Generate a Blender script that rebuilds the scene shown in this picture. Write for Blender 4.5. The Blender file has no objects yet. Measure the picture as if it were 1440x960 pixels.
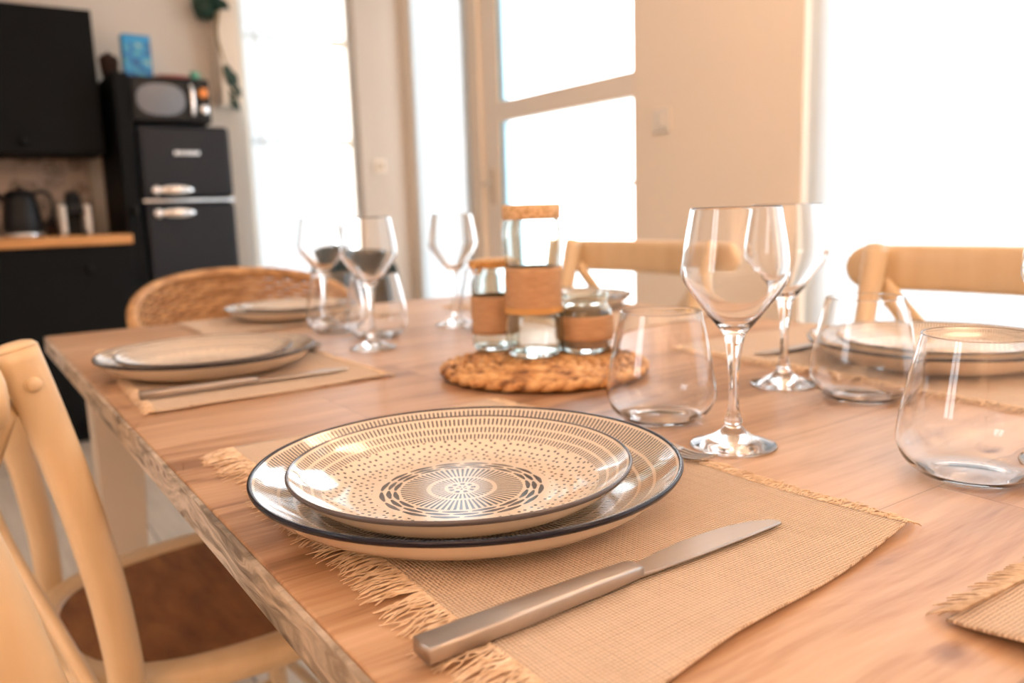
import bpy, bmesh, math, random
from mathutils import Vector, Matrix
random.seed(7)
PI = math.pi
C = bpy.context.scene.collection
R = math.radians

# ------------------------------------------------------------------ materials
class N:
    """tiny expression wrapper round Math nodes"""
    def __init__(s, nt, sock): s.nt = nt; s.s = sock
    def _m(s, op, *a, clamp=False):
        n = s.nt.nodes.new('ShaderNodeMath'); n.operation = op; n.use_clamp = clamp
        for i, v in enumerate((s,) + a):
            if isinstance(v, N): s.nt.links.new(v.s, n.inputs[i])
            else: n.inputs[i].default_value = v
        return N(s.nt, n.outputs[0])
    def __add__(s, o): return s._m('ADD', o)
    def __sub__(s, o): return s._m('SUBTRACT', o)
    def __mul__(s, o): return s._m('MULTIPLY', o)
    def __truediv__(s, o): return s._m('DIVIDE', o)
    def lt(s, o): return s._m('LESS_THAN', o)
    def gt(s, o): return s._m('GREATER_THAN', o)
    def frac(s): return s._m('FRACT')
    def floor(s): return s._m('FLOOR')
    def abs(s): return s._m('ABSOLUTE')
    def sin(s): return s._m('SINE')
    def sqrt(s): return s._m('SQRT')
    def mx(s, o): return s._m('MAXIMUM', o)
    def mn(s, o): return s._m('MINIMUM', o)
    def atan2(s, o): return s._m('ARCTAN2', o)
    def band(s, a, b): return s.gt(a) * s.lt(b)

class Mat:
    def __init__(s, name, col=(0.8, 0.8, 0.8), rough=0.5, metal=0.0, spec=0.5, coat=0.0):
        s.m = bpy.data.materials.new(name); s.m.use_nodes = True
        s.nt = s.m.node_tree
        s.b = s.nt.nodes['Principled BSDF']
        s.out = s.nt.nodes['Material Output']
        s.b.inputs['Base Color'].default_value = (*col, 1)
        s.b.inputs['Roughness'].default_value = rough
        s.b.inputs['Metallic'].default_value = metal
        s.b.inputs['Specular IOR Level'].default_value = spec
        s.b.inputs['Coat Weight'].default_value = coat
        s.b.inputs['Coat Roughness'].default_value = 0.05
    def new(s, t, **k):
        n = s.nt.nodes.new(t)
        for a, v in k.items(): setattr(n, a, v)
        return n
    def link(s, a, b): s.nt.links.new(a.s if isinstance(a, N) else a, b)
    def coord(s, kind='Object', scale=(1, 1, 1), rot=(0, 0, 0)):
        tc = s.new('ShaderNodeTexCoord'); mp = s.new('ShaderNodeMapping')
        mp.inputs['Scale'].default_value = scale; mp.inputs['Rotation'].default_value = rot
        s.link(tc.outputs[kind], mp.inputs['Vector']); return mp.outputs['Vector']
    def xyz(s, v):
        n = s.new('ShaderNodeSeparateXYZ'); s.link(v, n.inputs[0])
        return [N(s.nt, n.outputs[i]) for i in range(3)]
    def noise(s, v, scale, detail=3, rough=0.5, dist=0.0):
        n = s.new('ShaderNodeTexNoise'); n.inputs['Scale'].default_value = scale
        n.inputs['Detail'].default_value = detail; n.inputs['Roughness'].default_value = rough
        n.inputs['Distortion'].default_value = dist
        if v is not None: s.link(v, n.inputs['Vector'])
        return N(s.nt, n.outputs[0])
    def ramp(s, f, stops):
        n = s.new('ShaderNodeValToRGB'); e = n.color_ramp.elements
        while len(e) < len(stops): e.new(0.5)
        for i, (p, c) in enumerate(stops): e[i].position = p; e[i].color = (*c, 1)
        s.link(f, n.inputs[0]); return n.outputs[0]
    def mix(s, f, a, b):
        n = s.new('ShaderNodeMix', data_type='RGBA')
        if isinstance(f, N): s.link(f, n.inputs[0])
        else: n.inputs[0].default_value = f
        for i, c in ((6, a), (7, b)):
            if isinstance(c, tuple): n.inputs[i].default_value = (*c, 1)
            else: s.link(c, n.inputs[i])
        return n.outputs[2]
    def col(s, c): s.link(c, s.b.inputs['Base Color'])
    def bump(s, h, strength=0.5, dist=0.001):
        n = s.new('ShaderNodeBump'); n.inputs['Strength'].default_value = strength
        n.inputs['Distance'].default_value = dist
        s.link(h, n.inputs['Height']); s.link(n.outputs[0], s.b.inputs['Normal'])

def comb(m, x, y, z=0.0):
    n = m.new('ShaderNodeCombineXYZ')
    for i, v in enumerate((x, y, z)):
        if isinstance(v, N): m.link(v, n.inputs[i])
        else: n.inputs[i].default_value = v
    return n.outputs[0]

def glass_mat(name, tint=(1, 1, 1), ior=1.46, rough=0.0):
    m = Mat(name); g = m.new('ShaderNodeBsdfGlass')
    g.inputs['Color'].default_value = (*tint, 1); g.inputs['IOR'].default_value = ior
    g.inputs['Roughness'].default_value = rough
    m.link(g.outputs[0], m.out.inputs['Surface']); return m.m

def make_mats():
    M = {}
    # plaster walls
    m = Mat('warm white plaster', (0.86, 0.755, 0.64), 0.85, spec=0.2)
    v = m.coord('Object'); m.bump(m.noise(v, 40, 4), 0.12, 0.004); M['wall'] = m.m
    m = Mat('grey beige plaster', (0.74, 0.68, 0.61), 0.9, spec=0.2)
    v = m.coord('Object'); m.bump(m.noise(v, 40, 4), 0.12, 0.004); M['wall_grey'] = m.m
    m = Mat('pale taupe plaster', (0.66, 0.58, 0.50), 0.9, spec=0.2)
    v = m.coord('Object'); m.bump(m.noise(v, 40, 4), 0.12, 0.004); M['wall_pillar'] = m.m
    m = Mat('white ceiling paint', (0.88, 0.84, 0.79), 0.9, spec=0.2)
    v = m.coord('Object'); m.bump(m.noise(v, 30, 3), 0.1, 0.004); M['ceiling'] = m.m
    m = Mat('whitewashed floor', rough=0.45)
    x, y, z = m.xyz(m.coord('Object'))
    row = (x / 0.14).floor()
    seam = (x / 0.14).frac().lt(0.04).mx(((y + row * 0.37) / 1.2).frac().lt(0.006))
    gr = m.noise(comb(m, x * 30, y * 2.2, row * 3.3), 1.6, 5, 0.6)
    pk = m.noise(comb(m, row * 7.1, ((y + row * 0.37) / 1.2).floor() * 3.7), 1.0, 0)
    c = m.ramp(gr * 0.6 + pk * 0.5, [(0.3, (0.40, 0.33, 0.26)), (0.7, (0.66, 0.58, 0.48))])
    m.col(m.mix(seam, c, (0.16, 0.12, 0.09))); m.bump(gr - seam, 0.3, 0.002); M['floor'] = m.m
    m = Mat('white painted joinery', (0.86, 0.77, 0.67), 0.45)
    m.bump(m.noise(m.coord('Object'), 60, 2), 0.05, 0.001); M['joinery'] = m.m
    m = Mat('pale blue strip', (0.45, 0.72, 0.90), 0.5); M['blue_strip'] = m.m
    # sheer curtain
    m = Mat('sheer white voile')
    x, y, z = m.xyz(m.coord('Object'))
    th = (x * 900 + y * 900).sin().abs() * 0.05
    tr = m.new('ShaderNodeBsdfTransparent'); tl = m.new('ShaderNodeBsdfTranslucent'); df = m.new('ShaderNodeBsdfDiffuse')
    tl.inputs[0].default_value = (0.50, 0.54, 0.565, 1); df.inputs[0].default_value = (0.86, 0.88, 0.88, 1)
    a = m.new('ShaderNodeMixShader'); a.inputs[0].default_value = 0.4
    m.link(tl.outputs[0], a.inputs[1]); m.link(df.outputs[0], a.inputs[2])
    b = m.new('ShaderNodeMixShader'); m.link(th + 0.91, b.inputs[0])
    m.link(tr.outputs[0], b.inputs[1]); m.link(a.outputs[0], b.inputs[2])
    m.link(b.outputs[0], m.out.inputs['Surface']); M['voile'] = m.m
    # window pane: thin clear sheet
    m = Mat('clear window pane')
    tr = m.new('ShaderNodeBsdfTransparent'); gl = m.new('ShaderNodeBsdfGlossy'); gl.inputs['Roughness'].default_value = 0.0
    b = m.new('ShaderNodeMixShader'); b.inputs[0].default_value = 0.06
    m.link(tr.outputs[0], b.inputs[1]); m.link(gl.outputs[0], b.inputs[2])
    m.link(b.outputs[0], m.out.inputs['Surface']); M['pane'] = m.m
    # table top
    m = Mat('oiled table wood', rough=0.36, spec=0.5)
    x, y, z = m.xyz(m.coord('Object'))
    pw = 0.142
    row = ((y + 0.005) / pw).floor()
    off = (row * 12.9898).sin() * 0.5
    xs = (x + off) / 0.75
    piece = xs.floor()
    rnd = ((row * 12.99 + piece * 78.23).sin() * 43758.5).frac()
    warp = m.noise(comb(m, x * 3, y * 5, rnd * 9), 1.3, 2) * 0.5
    g1 = m.noise(comb(m, x * 2.2 + rnd * 5, y * 26 + warp * 4.5, rnd * 20), 1.0, 5, 0.62, 0.35)
    g2 = m.noise(comb(m, x * 9, y * 160, rnd * 4), 1.0, 3, 0.6)
    big = m.noise(comb(m, x * 1.2, y * 2.5, 3.0), 2.2, 2)
    f = (g1 - 0.5) * 1.05 + (g2 - 0.5) * 0.42 + 0.08 + rnd * 0.22 + big * 0.26 + 0.17
    c = m.ramp(f, [(0.28, (0.26, 0.135, 0.07)), (0.42, (0.45, 0.26, 0.145)), (0.58, (0.57, 0.365, 0.225)), (0.80, (0.68, 0.47, 0.32))])
    seam = ((y + 0.005) / pw).frac().lt(0.006).mx(xs.frac().lt(0.0015))
    # knots
    vo = m.new('ShaderNodeTexVoronoi'); vo.voronoi_dimensions = '2D'; vo.inputs['Scale'].default_value = 3.4
    m.link(comb(m, x * 0.7 + g1 * 0.03, y + g1 * 0.04), vo.inputs['Vector'])
    kd = N(m.nt, vo.outputs['Distance'])
    k = m.new('ShaderNodeMapRange'); k.inputs[1].default_value = 0.008; k.inputs[2].default_value = 0.034
    k.inputs[3].default_value = 1.0; k.inputs[4].default_value = 0.0; m.link(kd, k.inputs[0])
    c = m.mix(N(m.nt, k.outputs[0]) * (g1 * 1.5), c, (0.17, 0.075, 0.05))
    m.col(m.mix(seam * 0.55, c, (0.20, 0.10, 0.05)))
    m.bump(g2 * 0.4 + g1 * 0.3 - seam * 0.3, 0.18, 0.0006)
    m.link(g1 * 0.18 + 0.27, m.b.inputs['Roughness']); M['table'] = m.m
    # weathered grey edge
    m = Mat('weathered grey edge wood', rough=0.55)
    x, y, z = m.xyz(m.coord('Object'))
    w = m.noise(comb(m, x * 3, y * 7, z * 30), 1.3, 2)
    g = m.noise(comb(m, x * 11, y * 11, z * 120 + w * 6), 1.0, 5, 0.6, 0.3)
    c = m.ramp(g, [(0.32, (0.12, 0.09, 0.065)), (0.45, (0.33, 0.27, 0.21)), (0.58, (0.62, 0.53, 0.44))])
    kn = m.new('ShaderNodeTexVoronoi'); kn.voronoi_dimensions = '2D'; kn.inputs['Scale'].default_value = 12
    m.link(comb(m, (x + y) * 1.0, z * 2.2 + 0.04), kn.inputs['Vector'])
    kk = N(m.nt, kn.outputs['Distance'])
    c = m.mix(kk.lt(0.07) * 0.65, c, (0.12, 0.06, 0.035))
    m.col(c); m.bump(g, 0.4, 0.001); M['edge'] = m.m
    m = Mat('pale painted legs', (0.66, 0.55, 0.43), 0.5)
    m.bump(m.noise(m.coord('Object', (30, 30, 3)), 2, 3), 0.1, 0.001); M['leg'] = m.m
    # cream chair lacquer
    m = Mat('cream chair lacquer', rough=0.38)
    v = m.coord('Object', (14, 14, 2.0)); g = m.noise(v, 1.5, 4, 0.6)
    m.col(m.ramp(g, [(0.3, (0.69, 0.49, 0.28)), (0.7, (0.78, 0.59, 0.37))])); m.bump(g, 0.08, 0.001); M['chair'] = m.m
    # cane weave
    m = Mat('woven cane seat', rough=0.55)
    x, y, z = m.xyz(m.coord('Object'))
    a = (x * 1050).sin(); b = (y * 1050).sin(); h = a * b
    n = m.noise(m.coord('Object', (60, 18, 1)), 1.0, 3)
    m.col(m.ramp(h.abs() * 0.45 + n * 0.55, [(0.2, (0.09, 0.03, 0.008)), (0.5, (0.27, 0.10, 0.028)), (0.85, (0.50, 0.24, 0.085))]))
    m.bump(h, 0.6, 0.001); M['cane'] = m.m
    m = Mat('honey wicker', rough=0.55)
    n = m.noise(m.coord('Object', (25, 25, 60)), 1.0, 3)
    m.col(m.ramp(n, [(0.3, (0.36, 0.17, 0.06)), (0.7, (0.66, 0.38, 0.17))])); M['wicker'] = m.m
    m = Mat('golden seagrass', rough=0.6)
    n = m.noise(m.coord('Object'), 48, 3)
    m.col(m.ramp(n, [(0.36, (0.20, 0.08, 0.025)), (0.46, (0.52, 0.25, 0.085)), (0.66, (0.80, 0.49, 0.22))]))
    m.bump(n, 0.5, 0.002); M['seagrass'] = m.m
    # burlap
    m = Mat('natural burlap', rough=0.9, spec=0.15)
    x, y, z = m.xyz(m.coord('Object'))
    p = 0.0022
    wob = m.noise(m.coord('Object'), 60, 2) * 0.0016
    u = (x + wob) / p; w_ = (y + wob) / p
    ch = ((u.floor() + w_.floor()) / 2).frac().gt(0.25)
    su = (u * PI).sin().abs(); sv = (w_ * PI).sin().abs()
    h = ch * su + (ch * -1 + 1) * sv
    gap = su * sv
    n = m.noise(m.coord('Object', (1, 1, 1)), 28, 3)
    n2 = m.noise(comb(m, x * 9, y * 500), 1, 2) * 0.5 + m.noise(comb(m, x * 500, y * 9), 1, 2) * 0.5
    c = m.ramp(h * 0.35 + gap * 0.22 + n2 * 0.38 + n * 0.1, [(0.18, (0.27, 0.16, 0.09)), (0.42, (0.64, 0.475, 0.34)), (0.70, (0.84, 0.68, 0.53))])
    m.col(c); m.bump(h * 0.7 + gap * 0.6, 0.7, 0.0011); M['burlap'] = m.m
    m = Mat('burlap thread', rough=0.9, spec=0.1)
    n = m.noise(m.coord('Object'), 160, 2)
    m.col(m.ramp(n, [(0.3, (0.64, 0.46, 0.30)), (0.7, (0.90, 0.72, 0.54))])); M['thread'] = m.m
    # steel
    m = Mat('brushed steel', (0.50, 0.46, 0.43), 0.4, 1.0)
    n = m.noise(m.coord('Object', (8, 500, 20)), 1.0, 3)
    m.link(n * 0.14 + 0.33, m.b.inputs['Roughness']); m.bump(n, 0.05, 0.0003); M['steel'] = m.m
    # plates
    cream = (0.80, 0.685, 0.55); navy = (0.022, 0.026, 0.05)
    def plate_base(name):
        m = Mat(name, cream, 0.12, coat=0.6)
        x, y, z = m.xyz(m.coord('Object'))
        return m, x, y, (x * x + y * y).sqrt(), (y.atan2(x) / (2 * PI) + 0.5)
    def top_side(m):
        g = m.new('ShaderNodeTexCoord'); return m.xyz(g.outputs['Normal'])[2].gt(0.0)
    def strokes(r, a, r0, r1, rows, n, da=0.42, dr=0.78):
        q = (r - r0) * (rows / (r1 - r0))
        k = q.floor()
        ang = (a * n + k * 0.5).frac().lt(da)
        return r.band(r0, r1) * q.frac().lt(dr) * ang
    m, x, y, r, a = plate_base('cream glaze with navy strokes')
    w = m.noise(comb(m, x, y), 60, 1) * 0.0012
    rr = r + w
    msk = strokes(rr, a, 0.128, 0.1432, 1, 236, 0.44, 0.86)
    msk = msk.mx(strokes(rr, a, 0.068, 0.128, 6, 200, 0.42, 0.80)).mx(strokes(rr, a, 0.02, 0.068, 5, 110, 0.42, 0.8))
    m.col(m.mix(msk * 0.95 * top_side(m), cream, navy)); M['dinner'] = m.m
    m, x, y, r, a = plate_base('cream glaze with navy dots and sunburst')
    w = m.noise(comb(m, x, y), 70, 1) * 0.001
    rr = r + w
    msk = strokes(rr, a, 0.0935, 0.1135, 3, 196, 0.42, 0.74)
    vo = m.new('ShaderNodeTexVoronoi'); vo.voronoi_dimensions = '2D'; vo.inputs['Scale'].default_value = 176; vo.inputs['Randomness'].default_value = 0.5
    m.link(comb(m, x, y), vo.inputs['Vector'])
    dots = N(m.nt, vo.outputs['Distance']).lt(0.2) * r.band(0.0605, 0.0925)
    msk = msk.mx(dots)
    for r0, r1, n, ph in ((0.0440, 0.0472, 15, 0.0), (0.0484, 0.0516, 17, 0.4), (0.0530, 0.0564, 16, 0.15)):
        t = (a * n + ph).frac()
        half = ((t - 0.5).abs() * -1 + 0.5).sqrt() * 0.0026
        msk = msk.mx((rr - (r0 + r1) / 2).abs().lt(half) * t.band(0.06, 0.94))
    msk = msk.mx((a * 64).frac().lt(0.5) * rr.band(0.0245, 0.0420))
    msk = msk.mx((a * 40).frac().lt(0.5) * rr.band(0.0125, 0.0215))
    msk = msk.mx((a * 9).frac().band(0.2, 0.75) * rr.band(0.0066, 0.0100)).mx((a * 5).frac().band(0.25, 0.7) * rr.band(0.0015, 0.0045))
    m.col(m.mix(msk * 0.95 * top_side(m), cream, navy)); M['side'] = m.m
    M['rim_navy'] = Mat('navy glazed rim', (0.010, 0.010, 0.022), 0.2, spec=0.35).m
    M['rim_grey'] = Mat('slate glazed rim', (0.10, 0.085, 0.09), 0.2).m
    # glass
    M['glass'] = glass_mat('clear drinking glass', (1, 1, 1), 1.46)
    M['jar'] = glass_mat('thick jar glass', (0.96, 0.985, 0.975), 1.45)
    # jute
    m = Mat('jute fabric band', rough=0.95, spec=0.1)
    x, y, z = m.xyz(m.coord('Object'))
    n = m.noise(comb(m, x * 60, y * 60, z * 600), 1, 2)
    m.col(m.ramp(n * 0.6 + (z * 2600).sin().abs() * 0.4, [(0.2, (0.30, 0.15, 0.07)), (0.8, (0.68, 0.42, 0.24))])); m.bump(n, 0.5, 0.001); M['jute'] = m.m
    M['twine'] = Mat('golden twine', (0.62, 0.33, 0.11), 0.9).m
    m = Mat('cork lid', rough=0.85); n = m.noise(m.coord('Object'), 220, 2)
    m.col(m.ramp(n, [(0.35, (0.52, 0.30, 0.14)), (0.6, (0.80, 0.56, 0.32))])); M['cork'] = m.m
    M['wax'] = Mat('candle wax', (0.60, 0.40, 0.30), 0.5).m
    # kitchen
    m = Mat('matt black cabinet', (0.0045, 0.005, 0.0055), 0.6, spec=0.12); m.bump(m.noise(m.coord('Object'), 90, 2), 0.04, 0.001); M['cabinet'] = m.m
    m = Mat('charcoal fridge enamel', (0.012, 0.014, 0.020), 0.45, spec=0.28); m.bump(m.noise(m.coord('Object'), 20, 1), 0.02, 0.001); M['fridge'] = m.m
    M['black'] = Mat('black plastic', (0.006, 0.006, 0.007), 0.4, spec=0.25).m
    M['knob'] = Mat('blackened metal', (0.004, 0.004, 0.004), 0.4, 0.6).m
    M['chrome'] = Mat('polished chrome', (0.85, 0.86, 0.88), 0.12, 1.0).m
    M['mesh_glass'] = Mat('grey microwave window', (0.13, 0.15, 0.18), 0.16, coat=0.6).m
    M['orange'] = Mat('orange dial face', (0.95, 0.33, 0.08), 0.4).m
    M['white_plastic'] = Mat('off white plastic', (0.78, 0.73, 0.66), 0.4).m
    m = Mat('counter wood', rough=0.4); x, y, z = m.xyz(m.coord('Object'))
    g = m.noise(comb(m, x * 4, y * 40, z * 40), 1.2, 4)
    m.col(m.ramp(g, [(0.3, (0.42, 0.17, 0.05)), (0.7, (0.72, 0.36, 0.13))])); M['counter'] = m.m
    m = Mat('patterned wall tiles', rough=0.3); x, y, z = m.xyz(m.coord('Object'))
    vo = m.new('ShaderNodeTexVoronoi'); vo.inputs['Scale'].default_value = 11
    m.link(comb(m, x, z), vo.inputs['Vector'])
    fl = N(m.nt, vo.outputs['Distance']).lt(0.45) * m.noise(comb(m, x, z), 55, 2).gt(0.46)
    gr = (x / 0.1).frac().lt(0.03).mx((z / 0.1).frac().lt(0.03))
    c = m.mix(fl * 0.75, (0.42, 0.33, 0.27), (0.10, 0.075, 0.065)); m.col(m.mix(gr, c, (0.22, 0.17, 0.14))); M['tiles'] = m.m
    m = Mat('blue printed carton', rough=0.5); x, y, z = m.xyz(m.coord('Object'))
    n = m.noise(comb(m, x, z), 22, 2); n3 = m.noise(comb(m, x + 4, z), 14, 1)
    c = m.ramp(n, [(0.40, (0.015, 0.12, 0.32)), (0.5, (0.03, 0.30, 0.62)), (0.62, (0.10, 0.38, 0.42)), (0.7, (0.55, 0.62, 0.72))])
    m.col(m.mix(z.gt(0.155), c, (0.02, 0.30, 0.62))); M['carton'] = m.m
    M['red'] = Mat('dull red lacquer', (0.36, 0.07, 0.06), 0.5).m
    M['green'] = Mat('sea green ceramic', (0.12, 0.42, 0.30), 0.4).m
    M['brown'] = Mat('dark brown basket', (0.03, 0.012, 0.007), 0.8).m
    M['leaf'] = Mat('dark green leaf', (0.012, 0.045, 0.03), 0.5).m
    M['vine'] = Mat('olive brown stem', (0.24, 0.18, 0.07), 0.7).m
    m = Mat('dark green upholstery', rough=0.85); n = m.noise(m.coord('Object'), 120, 2)
    m.col(m.ramp(n, [(0.3, (0.010, 0.018, 0.016)), (0.7, (0.03, 0.045, 0.04))])); M['uphol'] = m.m
    m = Mat('pale exterior paving', (0.75, 0.74, 0.70), 0.9); m.bump(m.noise(m.coord('Object'), 5, 3), 0.2, 0.01); M['paving'] = m.m
    m = Mat('frosted lamp globe', (0.95, 0.9, 0.8), 0.4)
    m.b.inputs['Emission Color'].default_value = (1, 0.70, 0.40, 1); m.b.inputs['Emission Strength'].default_value = 6
    M['bulb'] = m.m
    m = Mat('white paper shade'); tl = m.new('ShaderNodeBsdfTranslucent'); tl.inputs[0].default_value = (.9, .85, .75, 1); tr = m.new('ShaderNodeBsdfTransparent')
    b = m.new('ShaderNodeMixShader'); b.inputs[0].default_value = 0.35; m.link(tl.outputs[0], b.inputs[1]); m.link(tr.outputs[0], b.inputs[2]); m.link(b.outputs[0], m.out.inputs['Surface']); M['paper'] = m.m
    return M
M = make_mats()

# ------------------------------------------------------------------ mesh helpers
class MB:
    def __init__(s): s.v = []; s.f = []; s.sm = []
    def add(s, vs, fs, smooth=True):
        o = len(s.v); s.v += [tuple(p) for p in vs]
        for f in fs: s.f.append([i + o for i in f]); s.sm.append(smooth)
        return s
    def box(s, x0, x1, y0, y1, z0, z1, bev=0.0, seg=2):
        if bev <= 0:
            vs = [(x, y, z) for z in (z0, z1) for y in (y0, y1) for x in (x0, x1)]
            return s.add(vs, [(0, 2, 3, 1), (4, 5, 7, 6), (0, 1, 5, 4), (2, 6, 7, 3), (0, 4, 6, 2), (1, 3, 7, 5)], False)
        bm = bmesh.new(); bmesh.ops.create_cube(bm, size=1.0)
        for v in bm.verts:
            v.co = Vector(((x0 + x1) / 2 + v.co.x * (x1 - x0), (y0 + y1) / 2 + v.co.y * (y1 - y0), (z0 + z1) / 2 + v.co.z * (z1 - z0)))
        bmesh.ops.bevel(bm, geom=bm.edges[:], offset=bev, segments=seg, profile=0.5, affect='EDGES')
        bm.verts.ensure_lookup_table()
        s.add([v.co.copy() for v in bm.verts], [[v.index for v in f.verts] for f in bm.faces], False); bm.free(); return s
    def lathe(s, prof, n=48, cx=0, cy=0, z0=0, fn=None):
        """prof: (r, z) list; r==0 ends collapse to a point"""
        vs = []; rings = []
        for r, z in prof:
            if r < 1e-7: rings.append([len(vs)]); vs.append((cx, cy, z + z0))
            else:
                rings.append(list(range(len(vs), len(vs) + n)))
                for i in range(n):
                    t = 2 * PI * i / n; q = fn(t, r, z) if fn else (r, z)
                    vs.append((cx + q[0] * math.cos(t), cy + q[0] * math.sin(t), q[1] + z0))
        fs = []
        for a, b in zip(rings, rings[1:]):
            if len(a) == 1 and len(b) == 1: continue
            for i in range(n):
                j = (i + 1) % n
                if len(a) == 1: fs.append((a[0], b[j], b[i]))
                elif len(b) == 1: fs.append((a[i], a[j], b[0]))
                else: fs.append((a[i], a[j], b[j], b[i]))
        return s.add(vs, fs)
    def sweep(s, path, ra, rb=None, ref=(0, 0, 1), n=12, power=2.0, closed=False, caps=True):
        """ra: half size along ref side, rb: along the binormal (lists or floats)"""
        P = [Vector(p) for p in path]; L = len(P)
        if not isinstance(ra, (list, tuple)): ra = [ra] * L
        if rb is None: rb = ra
        if not isinstance(rb, (list, tuple)): rb = [rb] * L
        ref = Vector(ref); vs = []; fs = []
        for i, p in enumerate(P):
            if closed: t = P[(i + 1) % L] - P[i - 1]
            else: t = P[min(i + 1, L - 1)] - P[max(i - 1, 0)]
            t.normalize(); a = ref - t * ref.dot(t)
            if a.length < 1e-4: a = Vector((1, 0, 0)) - t * t.x
            a.normalize(); b = t.cross(a)
            for k in range(n):
                th = 2 * PI * k / n; c, d = math.cos(th), math.sin(th)
                if power != 2.0:
                    c = math.copysign(abs(c) ** (2 / power), c); d = math.copysign(abs(d) ** (2 / power), d)
                vs.append(p + a * (c * ra[i]) + b * (d * rb[i]))
        for i in range(L if closed else L - 1):
            j = (i + 1) % L
            for k in range(n):
                l = (k + 1) % n; fs.append((i * n + k, i * n + l, j * n + l, j * n + k))
        if caps and not closed:
            fs.append(tuple(range(n - 1, -1, -1))); fs.append(tuple(range((L - 1) * n, L * n)))
        return s.add(vs, fs)
    def poly(s, pts, z0, z1, bev=None):
        n = len(pts); vs = [(x, y, z0) for x, y in pts] + [(x, y, z1) for x, y in pts]
        fs = [tuple(range(n - 1, -1, -1)), tuple(range(n, 2 * n))] + [(i, (i + 1) % n, n + (i + 1) % n, n + i) for i in range(n)]
        return s.add(vs, fs, False)
    def xf(s, mat, start=0):
        s.v = s.v[:start] + [tuple(mat @ Vector(p)) for p in s.v[start:]]; return s
    def build(s, name, mat, parent=None, loc=(0, 0, 0), rotz=0.0):
        me = bpy.data.meshes.new(name); me.from_pydata(s.v, [], s.f)
        me.polygons.foreach_set('use_smooth', s.sm); me.materials.append(mat)
        bm = bmesh.new(); bm.from_mesh(me)
        bmesh.ops.recalc_face_normals(bm, faces=bm.faces) if not getattr(s, 'keepn', False) else None
        bm.to_mesh(me); bm.free(); me.update()
        o = bpy.data.objects.new(name, me); C.objects.link(o)
        o.location = loc; o.rotation_euler = (0, 0, rotz)
        if parent: o.parent = parent
        return o

def cat(pts, n=8):
    """Catmull-Rom through pts"""
    P = [Vector(p) for p in pts]; P = [P[0] * 2 - P[1]] + P + [P[-1] * 2 - P[-2]]; out = []
    for i in range(1, len(P) - 2):
        a, b, c, d = P[i - 1:i + 3]
        for k in range(n):
            t = k / n
            out.append(0.5 * ((2 * b) + (c - a) * t + (2 * a - 5 * b + 4 * c - d) * t * t + (3 * b - a - 3 * c + d) * t ** 3))
    out.append(P[-2]); return out

def thing(name, label, catg, loc=(0, 0, 0), rotz=0.0, group=None):
    o = bpy.data.objects.new(name, None); C.objects.link(o)
    o.location = loc; o.rotation_euler = (0, 0, rotz); o.empty_display_size = 0.05
    o['label'] = label; o['category'] = catg
    if group: o['group'] = group
    return o
def tag(o, label, catg, group=None, kind=None):
    o['label'] = label; o['category'] = catg
    if group: o['group'] = group
    if kind: o['kind'] = kind
    return o
def struct(name, mb, mat, parent=None):
    o = mb.build(name, mat, parent)
    if not parent: o['kind'] = 'structure'
    return o
def dup(root, loc, rotz=0.0, label=None, scale=None):
    def cp(o, par):
        c = o.copy(); C.objects.link(c); c.parent = par
        for ch in [k for k in bpy.data.objects if k.parent == o]: cp(ch, c)
        return c
    r = cp(root, None); r.location = loc; r.rotation_euler = (0, 0, rotz)
    if scale: r.scale = (scale,) * 3
    if label: r['label'] = label
    return r
dupsrc = {}

TZ = 0.75
# ------------------------------------------------------------------ room shell
XW, YB = 2.10, 4.50
X0, Y0, H = -2.0, -2.2, 2.55
struct('floor', MB().box(X0 - .1, XW + .25, Y0 - .1, YB + .25, -0.1, 0), M['floor'])
struct('ceiling', MB().box(X0 - .1, XW + .25, Y0 - .1, YB + .25, H, H + .1), M['ceiling'])
w = MB(); w.box(X0 - .15, X0, Y0, .5, 0, H); w.box(X0 - .15, X0, 1.3, YB, 0, H); w.box(X0 - .15, X0, .5, 1.3, 0, .95); w.box(X0 - .15, X0, .5, 1.3, 2.2, H)
struct('wall_left', w, M['wall'])
struct('wall_front', MB().box(X0, XW, Y0 - .15, Y0, 0, H), M['wall'])
# back wall with a tall window between x 1.42 and 1.95
w = MB(); w.box(X0, 1.40, YB, YB + .2, 0, H); w.box(2.09, XW + .2, YB, YB + .2, 0, H); w.box(1.40, 2.09, YB, YB + .2, 2.35, H); w.box(1.40, 2.09, YB, YB + .2, 0, 0.12)
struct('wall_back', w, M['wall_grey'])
# right wall: side window 3.45..3.84, door 2.20..3.20, solid 1.53..2.20, wide window below
w = MB()
w.box(XW, XW + .11, 3.90, YB, 0, H); w.box(XW, XW + .11, 3.39, 3.90, 2.35, H); w.box(XW, XW + .11, 3.39, 3.90, 0, .12)
w.box(XW, XW + .11, 3.27, 3.39, 0, H); w.box(XW, XW + .2, 2.24, 3.27, 2.3, H)
w.box(XW, XW + .11, 1.525, 1.80, 0, H); w.box(XW, XW + .2, 1.80, 2.24, 0, H); w.box(XW, XW + .11, -1.6, 1.525, 2.38, H); w.box(XW, XW + .11, -1.6, 1.525, 0, 0.08)
w.box(XW, XW + .2, Y0, -1.6, 0, H)
struct('wall_right', w, M['wall'])
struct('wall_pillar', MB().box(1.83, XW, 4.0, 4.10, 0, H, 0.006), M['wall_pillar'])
struct('trim_1', MB().box(1.245, 1.345, 4.34, YB, 1.53, H, 0.004), M['wall'])
b = MB(); b.box(-2, .62, YB - .015, YB, 0, .08); b.box(1.17, 1.40, YB - .015, YB, 0, .08)
struct('baseboard_back', b, M['joinery'])
struct('baseboard_right', MB().box(XW - .015, XW, 1.50, 2.24, 0, .08, .003), M['joinery'])

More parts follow.
